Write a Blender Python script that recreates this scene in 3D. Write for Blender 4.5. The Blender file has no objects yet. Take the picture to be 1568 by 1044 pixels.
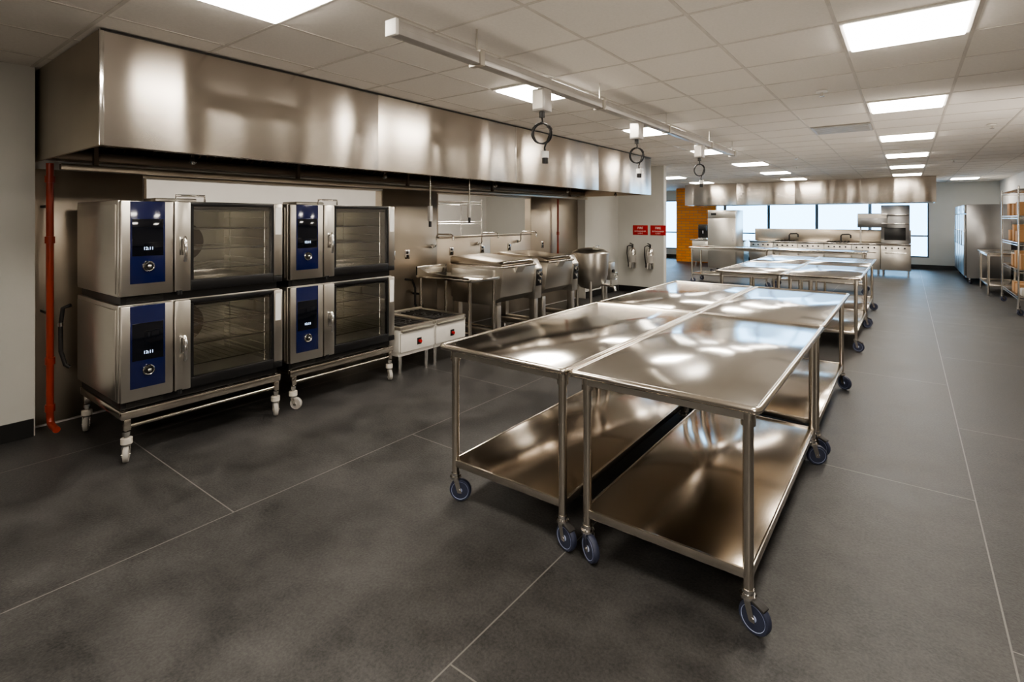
import bpy, bmesh, math, random
from mathutils import Vector, Matrix, Quaternion
random.seed(4)
S = bpy.context.scene
CEIL = 2.73

# ------------------------------------------------------------------ materials
def nmat(name):
    m = bpy.data.materials.new(name); m.use_nodes = True
    nt = m.node_tree; nt.nodes.clear()
    out = nt.nodes.new('ShaderNodeOutputMaterial')
    return m, nt, out

def N(nt, t, **kw):
    n = nt.nodes.new(t)
    for k, v in kw.items():
        if k in n.inputs: n.inputs[k].default_value = v
        else: setattr(n, k, v)
    return n

def plain(name, col, rough=0.5, metal=0.0, noise=0.06, nscale=8.0, bump=0.0, spec=0.5, coat=0.0):
    m, nt, out = nmat(name)
    b = N(nt, 'ShaderNodeBsdfPrincipled')
    b.inputs['Roughness'].default_value = rough
    b.inputs['Metallic'].default_value = metal
    b.inputs['Specular IOR Level'].default_value = spec
    b.inputs['Coat Weight'].default_value = coat
    g = N(nt, 'ShaderNodeNewGeometry')
    no = N(nt, 'ShaderNodeTexNoise'); no.inputs['Scale'].default_value = nscale; no.inputs['Detail'].default_value = 4
    nt.links.new(g.outputs['Position'], no.inputs['Vector'])
    r = N(nt, 'ShaderNodeValToRGB')
    c = col
    r.color_ramp.elements[0].position = 0.3; r.color_ramp.elements[1].position = 0.7
    r.color_ramp.elements[0].color = (c[0]*(1-noise), c[1]*(1-noise), c[2]*(1-noise), 1)
    r.color_ramp.elements[1].color = (min(1, c[0]*(1+noise)), min(1, c[1]*(1+noise)), min(1, c[2]*(1+noise)), 1)
    nt.links.new(no.outputs['Fac'], r.inputs['Fac'])
    nt.links.new(r.outputs['Color'], b.inputs['Base Color'])
    if bump > 0:
        bp = N(nt, 'ShaderNodeBump'); bp.inputs['Strength'].default_value = bump; bp.inputs['Distance'].default_value = 0.005
        n2 = N(nt, 'ShaderNodeTexNoise'); n2.inputs['Scale'].default_value = nscale*12
        nt.links.new(g.outputs['Position'], n2.inputs['Vector'])
        nt.links.new(n2.outputs['Fac'], bp.inputs['Height']); nt.links.new(bp.outputs['Normal'], b.inputs['Normal'])
    nt.links.new(b.outputs['BSDF'], out.inputs['Surface'])
    return m

def steel(name, col=(0.62, 0.57, 0.51), rough=0.26, aniso=0.0, axis='Z', rot=0.0, warp=0.12, wscale=1.4, wstretch=(1, 1, 1), wrot=0.0):
    m, nt, out = nmat(name)
    b = N(nt, 'ShaderNodeBsdfPrincipled')
    b.inputs['Metallic'].default_value = 1.0
    b.inputs['Roughness'].default_value = rough
    g = N(nt, 'ShaderNodeNewGeometry')
    no = N(nt, 'ShaderNodeTexNoise'); no.inputs['Scale'].default_value = 2.0; no.inputs['Detail'].default_value = 2
    nt.links.new(g.outputs['Position'], no.inputs['Vector'])
    r = N(nt, 'ShaderNodeValToRGB'); r.color_ramp.elements[0].position = .3; r.color_ramp.elements[1].position = .7
    r.color_ramp.elements[0].color = (col[0]*.95, col[1]*.95, col[2]*.95, 1); r.color_ramp.elements[1].color = (col[0]*1.05, col[1]*1.05, col[2]*1.05, 1)
    nt.links.new(no.outputs['Fac'], r.inputs['Fac']); nt.links.new(r.outputs['Color'], b.inputs['Base Color'])
    if warp > 0:
        mp2 = N(nt, 'ShaderNodeMapping'); mp2.inputs['Scale'].default_value = wstretch
        mp2.inputs['Rotation'].default_value = (0, 0, wrot)
        nt.links.new(g.outputs['Position'], mp2.inputs['Vector'])
        n2 = N(nt, 'ShaderNodeTexNoise'); n2.inputs['Scale'].default_value = wscale; n2.inputs['Detail'].default_value = 0.0
        nt.links.new(mp2.outputs['Vector'], n2.inputs['Vector'])
        bp = N(nt, 'ShaderNodeBump'); bp.inputs['Strength'].default_value = 1.0; bp.inputs['Distance'].default_value = warp
        nt.links.new(n2.outputs['Fac'], bp.inputs['Height'])
        nt.links.new(bp.outputs['Normal'], b.inputs['Normal'])
    if aniso > 0:
        b.inputs['Anisotropic'].default_value = aniso
        b.inputs['Anisotropic Rotation'].default_value = rot
        t = N(nt, 'ShaderNodeTangent'); t.direction_type = 'RADIAL'; t.axis = axis
        nt.links.new(t.outputs['Tangent'], b.inputs['Tangent'])
    nt.links.new(b.outputs['BSDF'], out.inputs['Surface'])
    return m

def emit(name, col, st):
    m, nt, out = nmat(name)
    e = N(nt, 'ShaderNodeEmission'); e.inputs['Color'].default_value = (*col, 1); e.inputs['Strength'].default_value = st
    nt.links.new(e.outputs['Emission'], out.inputs['Surface'])
    return m

def glassy(name, tint=(0.7, 0.7, 0.68), base=0.06):
    m, nt, out = nmat(name)
    tr = N(nt, 'ShaderNodeBsdfTransparent'); tr.inputs['Color'].default_value = (*tint, 1)
    gl = N(nt, 'ShaderNodeBsdfGlossy'); gl.inputs['Roughness'].default_value = 0.03
    lw = N(nt, 'ShaderNodeFresnel'); lw.inputs['IOR'].default_value = 1.5
    ad = N(nt, 'ShaderNodeMath'); ad.operation = 'ADD'; ad.inputs[1].default_value = base
    mx = N(nt, 'ShaderNodeMixShader')
    nt.links.new(lw.outputs['Fac'], ad.inputs[0]); nt.links.new(ad.outputs[0], mx.inputs['Fac'])
    nt.links.new(tr.outputs[0], mx.inputs[1]); nt.links.new(gl.outputs[0], mx.inputs[2])
    nt.links.new(mx.outputs[0], out.inputs['Surface'])
    return m

def floor_mat():
    m, nt, out = nmat('floor_porcelain_tile')
    b = N(nt, 'ShaderNodeBsdfPrincipled')
    g = N(nt, 'ShaderNodeNewGeometry')
    sp = N(nt, 'ShaderNodeSeparateXYZ'); nt.links.new(g.outputs['Position'], sp.inputs[0])
    ax = N(nt, 'ShaderNodeMath'); ax.operation = 'ADD'; ax.inputs[1].default_value = 26 - 0.08
    ay = N(nt, 'ShaderNodeMath'); ay.operation = 'ADD'; ay.inputs[1].default_value = 1.32 + 16.3
    nt.links.new(sp.outputs['Y'], ax.inputs[0]); nt.links.new(sp.outputs['X'], ay.inputs[0])
    cb = N(nt, 'ShaderNodeCombineXYZ'); nt.links.new(ax.outputs[0], cb.inputs[0]); nt.links.new(ay.outputs[0], cb.inputs[1])
    br = N(nt, 'ShaderNodeTexBrick')
    br.offset = 0.5; br.offset_frequency = 2; br.squash = 1.0; br.squash_frequency = 2
    br.inputs['Scale'].default_value = 1.0
    br.inputs['Mortar Size'].default_value = 0.0038
    br.inputs['Mortar Smooth'].default_value = 0.2
    br.inputs['Brick Width'].default_value = 2.6
    br.inputs['Row Height'].default_value = 1.63
    br.inputs['Color1'].default_value = (0.94, 0.94, 0.94, 1); br.inputs['Color2'].default_value = (1.06, 1.06, 1.06, 1)
    nt.links.new(cb.outputs[0], br.inputs['Vector'])
    n1 = N(nt, 'ShaderNodeTexNoise'); n1.inputs['Scale'].default_value = 2.2; n1.inputs['Detail'].default_value = 10; n1.inputs['Roughness'].default_value = 0.72
    nt.links.new(g.outputs['Position'], n1.inputs['Vector'])
    n3 = N(nt, 'ShaderNodeTexNoise'); n3.inputs['Scale'].default_value = 80; n3.inputs['Detail'].default_value = 4; n3.inputs['Roughness'].default_value = 0.7
    nt.links.new(g.outputs['Position'], n3.inputs['Vector'])
    mxn = N(nt, 'ShaderNodeMath'); mxn.operation = 'MULTIPLY_ADD'; mxn.inputs[1].default_value = 0.6
    nt.links.new(n3.outputs['Fac'], mxn.inputs[0]); nt.links.new(n1.outputs['Fac'], mxn.inputs[2])
    r = N(nt, 'ShaderNodeValToRGB')
    r.color_ramp.elements[0].position = 0.62; r.color_ramp.elements[0].color = (0.020, 0.0195, 0.0195, 1)
    r.color_ramp.elements[1].position = 1.0; r.color_ramp.elements[1].color = (0.095, 0.092, 0.090, 1)
    nt.links.new(mxn.outputs[0], r.inputs['Fac'])
    mul = N(nt, 'ShaderNodeMixRGB'); mul.blend_type = 'MULTIPLY'; mul.inputs['Fac'].default_value = 1
    nt.links.new(r.outputs['Color'], mul.inputs[1]); nt.links.new(br.outputs['Color'], mul.inputs[2])
    mx = N(nt, 'ShaderNodeMixRGB'); mx.inputs[2].default_value = (0.20, 0.19, 0.18, 1)
    nt.links.new(br.outputs['Fac'], mx.inputs['Fac']); nt.links.new(mul.outputs[0], mx.inputs[1])
    nt.links.new(mx.outputs[0], b.inputs['Base Color'])
    mr = N(nt, 'ShaderNodeMapRange'); mr.inputs['From Min'].default_value = 0.3; mr.inputs['From Max'].default_value = 0.7
    mr.inputs['To Min'].default_value = 0.38; mr.inputs['To Max'].default_value = 0.56
    nt.links.new(n1.outputs['Fac'], mr.inputs['Value']); nt.links.new(mr.outputs['Result'], b.inputs['Roughness'])
    bp = N(nt, 'ShaderNodeBump'); bp.inputs['Strength'].default_value = 0.5; bp.inputs['Distance'].default_value = 0.004
    nt.links.new(n3.outputs['Fac'], bp.inputs['Height']); nt.links.new(bp.outputs['Normal'], b.inputs['Normal'])
    nt.links.new(b.outputs['BSDF'], out.inputs['Surface'])
    return m

def orange_tile():
    m, nt, out = nmat('orange_brick_tile')
    b = N(nt, 'ShaderNodeBsdfPrincipled'); b.inputs['Roughness'].default_value = 0.25
    g = N(nt, 'ShaderNodeNewGeometry')
    sp = N(nt, 'ShaderNodeSeparateXYZ'); nt.links.new(g.outputs['Position'], sp.inputs[0])
    cb = N(nt, 'ShaderNodeCombineXYZ'); nt.links.new(sp.outputs['X'], cb.inputs[0]); nt.links.new(sp.outputs['Z'], cb.inputs[1])
    br = N(nt, 'ShaderNodeTexBrick'); br.inputs['Scale'].default_value = 1
    br.inputs['Brick Width'].default_value = 0.3; br.inputs['Row Height'].default_value = 0.1; br.inputs['Mortar Size'].default_value = 0.006
    br.inputs['Color1'].default_value = (0.80, 0.24, 0.02, 1); br.inputs['Color2'].default_value = (0.9, 0.33, 0.04, 1); br.inputs['Mortar'].default_value = (0.3, 0.2, 0.1, 1)
    nt.links.new(cb.outputs[0], br.inputs['Vector']); nt.links.new(br.outputs['Color'], b.inputs['Base Color'])
    nt.links.new(b.outputs['BSDF'], out.inputs['Surface'])
    return m

M = {}
M['hood'] = steel('hood_brushed_steel', (0.61, 0.56, 0.505), 0.27, aniso=0.9, axis='Z', rot=0.25, warp=0.10, wscale=1.7, wstretch=(1, 1, 0.22))
M['steel'] = steel('stainless_steel', (0.62, 0.59, 0.54), 0.31, warp=0.010, wscale=1.7)
M['fsteel'] = steel('refrigerator_steel', (0.36, 0.36, 0.36), 0.28, warp=0.010, wscale=1.7)
M['top'] = steel('tabletop_brushed_steel', (0.64, 0.62, 0.585), 0.14, aniso=0.5, axis='Y', rot=0.0, warp=0.045, wscale=2.0, wstretch=(1.5, 0.6, 1), wrot=.6)
M['shelf'] = steel('undershelf_brushed_steel', (0.58, 0.51, 0.43), 0.17, aniso=0.5, axis='Y', warp=0.05, wscale=2.0, wstretch=(1.5, 0.6, 1), wrot=.5)  # dim warm reflection put into the base colour as a bronze tint
M['tube'] = steel('polished_steel_tube', (0.66, 0.61, 0.54), 0.2, warp=0)
M['chrome'] = steel('chrome', (0.76, 0.74, 0.71), 0.14, warp=0)
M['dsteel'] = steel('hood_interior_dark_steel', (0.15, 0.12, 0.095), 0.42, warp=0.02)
M['splash'] = steel('backsplash_steel', (0.52, 0.46, 0.38), 0.32, warp=0.03, wscale=1.4)
M['black'] = plain('black_plastic', (0.012, 0.012, 0.013), 0.3)
M['iron'] = plain('cast_iron', (0.03, 0.028, 0.027), 0.6, bump=0.3, nscale=20)
M['tire'] = plain('caster_rubber', (0.035, 0.042, 0.075), 0.5)
M['hub'] = plain('caster_hub_plastic', (0.36, 0.42, 0.60), 0.4)
M['whub'] = plain('white_caster_plastic', (0.62, 0.58, 0.52), 0.4)
M['navy'] = plain('navy_control_glass', (0.006, 0.011, 0.065), 0.12, coat=0.5)
M['screen'] = plain('display_glass', (0.004, 0.005, 0.009), 0.06)
M['glow'] = emit('display_digits', (0.6, 0.75, 1.0), 3.0)
M['glass'] = glassy('oven_glass', (0.80, 0.80, 0.80), 0.10)
M['wglass'] = glassy('window_glass', (0.93, 0.96, 0.97), 0.0)
M['wall'] = plain('wall_paint', (0.56, 0.555, 0.52), 0.75, noise=0.02, nscale=3, bump=0.05)
M['white'] = plain('white_wall_paint', (0.82, 0.80, 0.77), 0.7, noise=0.02, nscale=3, bump=0.05)
M['rwall'] = plain('reflection_dark_wall', (0.34, 0.32, 0.295), 0.75, noise=0.02, nscale=3, bump=0.05)  # unseen walls, darkened so the hood mirrors less brightness
M['base'] = plain('black_rubber_baseboard', (0.015, 0.015, 0.015), 0.45)
M['ceil'] = plain('acoustic_ceiling_tile', (0.80, 0.76, 0.71), 0.9, noise=0.03, nscale=60, bump=0.3)
M['grid'] = plain('ceiling_grid_metal', (0.62, 0.58, 0.53), 0.6)
M['lamp'] = emit('light_diffuser', (1.0, 0.92, 0.81), 34.0)
M['lampw'] = plain('light_frame_white', (0.8, 0.78, 0.74), 0.5)
M['race'] = plain('raceway_aluminium', (0.50, 0.48, 0.46), 0.35, metal=0.5)
M['red'] = plain('red_plastic', (0.45, 0.015, 0.015), 0.4)
M['rpipe'] = plain('red_pipe_paint', (0.30, 0.035, 0.012), 0.3)
M['signw'] = plain('sign_white', (0.85, 0.85, 0.83), 0.5)
M['card'] = plain('cardboard', (0.36, 0.20, 0.09), 0.8)
M['grey'] = plain('grey_enamel', (0.42, 0.40, 0.37), 0.4)
M['enamel'] = plain('white_enamel', (0.68, 0.66, 0.62), 0.35)
M['oven_in'] = steel('oven_cavity_steel', (0.58, 0.56, 0.50), 0.40, warp=0)
M['oven_lamp'] = emit('oven_cavity_lamp', (1.0, 0.92, 0.76), 48.0)
M['orange'] = orange_tile()
M['floor'] = floor_mat()
M['bluew'] = plain('window_frame_grey', (0.10, 0.12, 0.14), 0.4)

# ------------------------------------------------------------------ geometry helpers
class Part:
    def __init__(s, name, mat): s.name = name; s.mat = mat; s.bm = bmesh.new()
    def _add(s, t):
        me = bpy.data.meshes.new('t'); t.to_mesh(me); t.free(); s.bm.from_mesh(me); bpy.data.meshes.remove(me)
    def box(s, x0, y0, z0, x1, y1, z1, bev=0.0, seg=2, rot=None):
        t = bmesh.new(); bmesh.ops.create_cube(t, size=1)
        sx, sy, sz = abs(x1-x0), abs(y1-y0), abs(z1-z0)
        bmesh.ops.scale(t, vec=(sx, sy, sz), verts=t.verts)
        if bev > 0:
            bmesh.ops.bevel(t, geom=t.edges[:], offset=min(bev, 0.49*min(sx, sy, sz)), segments=seg, profile=0.5, affect='EDGES')
        if rot is not None: bmesh.ops.transform(t, matrix=rot.to_4x4(), verts=t.verts)
        bmesh.ops.translate(t, vec=((x0+x1)/2, (y0+y1)/2, (z0+z1)/2), verts=t.verts)
        s._add(t); return s
    def cyl(s, a, b, r, seg=16, r2=None):
        a = Vector(a); b = Vector(b); d = b-a
        t = bmesh.new()
        bmesh.ops.create_cone(t, cap_ends=True, segments=seg, radius1=r, radius2=r if r2 is None else r2, depth=d.length)
        q = d.to_track_quat('Z', 'Y')
        bmesh.ops.transform(t, matrix=Matrix.Translation((a+b)/2) @ q.to_matrix().to_4x4(), verts=t.verts)
        s._add(t); return s
    def tube(s, pts, r, seg=10, closed=False):
        pts = [Vector(p) for p in pts]; t = bmesh.new(); n = len(pts); rings = []
        up = None
        for i, p in enumerate(pts):
            if closed: d = (pts[(i+1) % n]-pts[i-1]).normalized()
            else: d = (pts[min(i+1, n-1)]-pts[max(i-1, 0)]).normalized()
            if up is None:
                up = Vector((0, 0, 1)) if abs(d.z) < 0.9 else Vector((1, 0, 0))
            u = (up - d*up.dot(d))
            if u.length < 1e-5: u = Vector((1, 0, 0)).cross(d)
            u.normalize(); v = d.cross(u); up = u
            rings.append([t.verts.new(p + (u*math.cos(2*math.pi*k/seg)+v*math.sin(2*math.pi*k/seg))*r) for k in range(seg)])
        m = n if closed else n-1
        for i in range(m):
            A = rings[i]; B = rings[(i+1) % n]
            for k in range(seg): t.faces.new((A[k], A[(k+1) % seg], B[(k+1) % seg], B[k]))
        if not closed:
            t.faces.new(rings[0][::-1]); t.faces.new(rings[-1])
        bmesh.ops.recalc_face_normals(t, faces=t.faces)
        s._add(t); return s
    def lathe(s, prof, c, axis='Z', seg=28):
        t = bmesh.new(); rings = []
        for (r, h) in prof:
            ring = []
            for k in range(seg):
                a = 2*math.pi*k/seg; u, v = r*math.cos(a), r*math.sin(a)
                p = {'Z': (u, v, h), 'X': (h, u, v), 'Y': (u, h, v)}[axis]
                ring.append(t.verts.new(Vector(p)+Vector(c)))
            rings.append(ring)
        for i in range(len(rings)-1):
            for k in range(seg): t.faces.new((rings[i][k], rings[i][(k+1) % seg], rings[i+1][(k+1) % seg], rings[i+1][k]))
        t.faces.new(rings[0][::-1]); t.faces.new(rings[-1])
        bmesh.ops.recalc_face_normals(t, faces=t.faces)
        s._add(t); return s
    def prism(s, poly, axis, a, b, bev=0):
        t = bmesh.new()
        def P(u, v, w): return {'Y': (u, w, v), 'X': (w, u, v), 'Z': (u, v, w)}[axis]
        A = [t.verts.new(P(u, v, a)) for u, v in poly]; B = [t.verts.new(P(u, v, b)) for u, v in poly]
        t.faces.new(A[::-1]); t.faces.new(B); n = len(poly)
        for i in range(n): t.faces.new((A[i], A[(i+1) % n], B[(i+1) % n], B[i]))
        bmesh.ops.recalc_face_normals(t, faces=t.faces)
        if bev: bmesh.ops.bevel(t, geom=t.edges[:], offset=bev, segments=2, profile=0.5, affect='EDGES')
        s._add(t); return s

def obj_from(part, name, loc, parent=None):
    me = bpy.data.meshes.new(name)
    bmesh.ops.translate(part.bm, vec=-Vector(loc), verts=part.bm.verts)
    part.bm.to_mesh(me); part.bm.free()
    me.materials.append(M[part.mat])
    me.shade_smooth(); me.set_sharp_from_angle(angle=math.radians(38))
    o = bpy.data.objects.new(name, me); S.collection.objects.link(o)
    if parent: o.parent = parent
    else: o.location = loc
    return o

class O:
    def __init__(s, name, loc):
        s.loc = Vector(loc); s.parts = {}
        s.e = bpy.data.objects.new(name, None); s.e.empty_display_size = 0.1; s.e.location = s.loc
        S.collection.objects.link(s.e); s.name = name
    def p(s, name, mat):
        if name not in s.parts: s.parts[name] = Part(name, mat)
        return s.parts[name]
    def text(s, body, size, loc, rot, mat, name='lettering'):
        c = bpy.data.curves.new(name, 'FONT'); c.body = body; c.size = size; c.align_x = 'CENTER'; c.align_y = 'CENTER'; c.extrude = 0.0004
        c.materials.append(M[mat]); o = bpy.data.objects.new(name, c); S.collection.objects.link(o)
        o.parent = s.e; o.location = Vector(loc)-s.loc; o.rotation_euler = rot
    def done(s):
        for k, pt in s.parts.items(): obj_from(pt, k, s.loc, s.e)
        return s.e

def single(name, mat, boxes, bev=0):
    P = Part(name, mat)
    for b in boxes: P.box(*b, bev=bev)
    c = boxes[0]
    return obj_from(P, name, ((c[0]+c[3])/2, (c[1]+c[4])/2, c[2]))

# ------------------------------------------------------------------ room shell
XL, XR, YN, YF = -9.0, 2.2, -3.5, 21.3
single('floor', 'floor', [(XL-.1, YN-.1, -.1, XR+.1, YF+.12, 0)])
single('ceiling', 'ceil', [(XL-.1, YN-.1, CEIL, XR+.1, YF+.12, CEIL+.1)])
bars = []
x = -.33-.64*13
while x < XR:
    if x > XL: bars.append((x-.010, YN+.01, CEIL-.004, x+.010, YF-.01, CEIL-.0005))
    x += .64
y = 3.52-.64*10
while y < YF:
    bars.append((XL+.01, y-.010, CEIL-.0038, XR-.01, y+.010, CEIL-.0008)); y += .64
single('trim_ceiling_grid', 'grid', bars)
single('wall_left', 'wall', [(-5.45, YN, 0, -5.17, .98, CEIL)])
single('wall_left_recess', 'white', [(-5.45, .98, 0, -5.35, 9.3, 1.33), (-5.45, .98, 1.96, -5.35, 9.3, CEIL),
       (-5.45, .98, 1.33, -5.35, 1.73, 1.96), (-5.45, 4.35, 1.33, -5.35, 5.32, 1.96), (-5.45, 7.65, 1.33, -5.35, 9.3, 1.96)])
single('wall_left_far', 'wall', [(-5.45, 9.3, 0, -5.17, 10.8, CEIL)])
single('wall_extinguisher', 'wall', [(XL, 10.8, 0, -4.12, 10.95, CEIL)])
single('wall_outer_left', 'white', [(XL-.1, YN, 0, XL, YF, CEIL)])
single('wall_rear', 'rwall', [(XL, YN-.1, 0, XR, YN, CEIL)])
single('wall_right', 'rwall', [(XR, YN, 0, XR+.1, 14.0, CEIL)])
single('wall_right_far', 'white', [(XR, 14.0, 0, XR+.1, YF, CEIL)])
W0, W1 = -8.8, .55
single('wall_back', 'wall', [(XL, YF, 0, XR, YF+.12, .35), (XL, YF, 2.35, XR, YF+.12, CEIL), (XL, YF, .35, W0, YF+.12, 2.35), (W1, YF, .35, XR, YF+.12, 2.35)])
single('wall_orange_tile', 'orange', [(-6.95, 19.5, 0, -5.5, 19.62, CEIL)])
k = 0; wx = W0
n = 6; ww = (W1-W0)/n
for i in range(n):
    o = O('window_%d' % (i+1), (wx+ww/2, YF+.05, .35))
    f = o.p('frame', 'bluew')
    f.box(wx+.002, YF+.02, .352, wx+.045, YF+.09, 2.348); f.box(wx+ww-.045, YF+.02, .352, wx+ww-.002, YF+.09, 2.348)
    f.box(wx+.045, YF+.02, .352, wx+ww-.045, YF+.09, .4); f.box(wx+.045, YF+.02, 2.3, wx+ww-.045, YF+.09, 2.348)
    f.box(wx+.045, YF+.03, 1.02, wx+ww-.045, YF+.08, 1.07)
    o.p('pane', 'wglass').box(wx+.045, YF+.05, .4, wx+ww-.045, YF+.056, 2.3)
    o.done(); wx += ww
single('baseboard_left', 'base', [(-5.169, YN+.02, 0.001, -5.155, .97, .13)])
single('baseboard_left_far', 'base', [(-5.169, 9.32, 0.001, -5.155, 10.78, .13)])
single('baseboard_extinguisher', 'base', [(-5.15, 10.784, 0.001, -4.13, 10.799, .13), (-4.119, 10.79, .001, -4.106, 10.95, .13)])
single('baseboard_back', 'base', [(XL+.02, YF-.015, 0.001, XR-.02, YF-.001, .13)])
single('baseboard_right', 'base', [(XR-.015, YN+.02, 0.001, XR-.001, YF-.02, .13)])
# stainless backsplash lining in the cooking recess
P = Part('trim_backsplash', 'splash')
for y0, y1, z0, z1 in [(1.0, 1.72, .02, 1.99), (1.722, 3.0, .02, 1.32), (3.002, 4.345, .02, 1.32), (4.347, 5.31, .02, 1.99), (5.312, 6.5, .02, 1.32), (6.502, 7.64, .02, 1.32), (7.642, 9.29, .02, 1.99),
                       (1.722, 4.345, 1.965, 1.99), (5.312, 7.64, 1.965, 1.99)]:
    P.box(-5.349, y0, z0, -5.335, y1, z1, bev=.003)
for y0, y1 in [(1.73, 4.35), (5.32, 7.65)]:
    P.box(-5.46, y0+.005, 1.331, -5.30, y1-.005, 1.35, bev=.004)
    P.box(-5.46, y0+.001, 1.35, -5.34, y0+.02, 1.958); P.box(-5.46, y1-.02, 1.35, -5.34, y1-.001, 1.958)
obj_from(P, 'trim_backsplash', (-5.34, 5, 0))
for yy in (4.5, 4.75, 5.6, 6.3, 7.0, 8.0):
    o = O('wall_outlet', (-5.33, yy, 1.12)); o.p('plate', 'chrome').box(-5.334, yy-.04, 1.07, -5.326, yy+.04, 1.19, bev=.003)
    o.p('socket', 'black').box(-5.327, yy-.018, 1.09, -5.323, yy+.018, 1.125); o.p('socket', 'black').box(-5.327, yy-.018, 1.135, -5.323, yy+.018, 1.17); o.done()

# ------------------------------------------------------------------ ceiling lights
def light(x0, y0, tag='ceiling_light_panel'):
    o = O(tag, (x0+.32, y0+.32, CEIL-.02)); a, b = x0+.014, x0+.626; c, d = y0+.014, y0+.626
    f = o.p('frame', 'lampw'); z0, z1 = CEIL-.012, CEIL-.001
    f.box(a, c, z0, b, c+.02, z1); f.box(a, d-.02, z0, b, d, z1); f.box(a, c+.02, z0, a+.02, d-.02, z1); f.box(b-.02, c+.02, z0, b, d-.02, z1)
    o.p('diffuser', 'lamp').box(a+.02, c+.02, z0-.012, b-.02, d-.02, z1-.004, bev=.01)
    o.done()
for i in range(-2, 6):
    yy = 3.52+2.56*i
    light(-.33, yy)
    light(-2.89, yy)
for i in (3, 4, 5): light(-5.45, 3.52+2.56*i)
light(.95, 18.88); light(-8.0, 13.76)
for yy in (1.6, 3.52, 5.44, 8.0): light(-7.37, yy)   # room behind the pass-through
o = O('air_diffuser', (-.65, 7.68, CEIL-.02))
o.p('frame', 'grey').box(-.955, 7.375, CEIL-.016, -.345, 7.985, CEIL-.009)
for i in range(7): o.p('louvers', 'grey').box(-.93, 7.41+i*.08, CEIL-.024, -.37, 7.445+i*.08, CEIL-.0165)
o.done()
for sx, sy in [(-1.6, 10.6), (.8, 8.4), (-1.9, 12.6), (.7, 13.0), (-.6, 5.3)]:
    o = O('sprinkler_head', (sx, sy, CEIL)); o.p('escutcheon', 'lampw').cyl((sx, sy, CEIL-.02), (sx, sy, CEIL-.007), .045)
    o.p('head', 'chrome').cyl((sx, sy, CEIL-.05), (sx, sy, CEIL-.02), .012); o.p('head', 'chrome').cyl((sx, sy, CEIL-.054), (sx, sy, CEIL-.05), .022); o.done()

# ------------------------------------------------------------------ casters
def caster(o, x, y, ztop, r=.06, ang=0.0, wheel='tire', hub='hub', brake=False):
    c, s_ = math.cos(ang), math.sin(ang)
    off = .028
    cx, cy = x+c*off, y+s_*off
    ax = Vector((-s_, c, 0)); ctr = Vector((cx, cy, r))
    R = Matrix.Rotation(ang, 3, 'Z')
    def wl(part, prof):
        t = Part('t', 'tire'); t.lathe(prof, (0, 0, 0), 'Y', 28)
        bmesh.ops.transform(t.bm, matrix=Matrix.Translation(ctr) @ R.to_4x4(), verts=t.bm.verts); part._add(t.bm)
    w = .015
    wl(o.p('caster_tyres', wheel), [(r*.72, -w), (r*.93, -w), (r, -w*.5), (r, w*.5), (r*.93, w), (r*.72, w)])
    wl(o.p('caster_hubs', hub), [(r*.2, -w*1.15), (r*.25, -w*.8), (r*.66, -w*.7), (r*.78, -w*1.08), (r*.78, w*1.08), (r*.66, w*.7), (r*.25, w*.8), (r*.2, w*1.15)])
    m = o.p('caster_forks', 'chrome')
    m.cyl(ctr-ax*.026, ctr+ax*.026, .008, 10)
    for sg in (-1, 1):
        a = ctr+ax*sg*.022
        t = Part('t', 'tire'); t.prism([(-.012, -.012), (.012, -.012), (.018-off, 2*r-.045), (-.03-off*.4, 2*r-.045)], 'Y', -.0018, .0018)
        bmesh.ops.transform(t.bm, matrix=Matrix.Translation(a) @ R.to_4x4(), verts=t.bm.verts); m._add(t.bm)
    m.cyl((x, y, 2*r+.002), (x, y, 2*r+.012), .032, 18)
    m.cyl((x, y, 2*r+.012), (x, y, ztop), .016, 14)
    m.cyl((x, y, ztop-.02), (x, y, ztop+.005), .024, 14)
    if brake:
        t = Part('t', 'black'); t.box(.015, -.02, .0, .075, .02, .012, bev=.004, rot=Matrix.Rotation(.35, 3, 'Y'))
        bmesh.ops.transform(t.bm, matrix=Matrix.Translation((x, y, 2*r-.012)) @ R.to_4x4(), verts=t.bm.verts); o.p('caster_brakes', 'iron')._add(t.bm)

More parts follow.
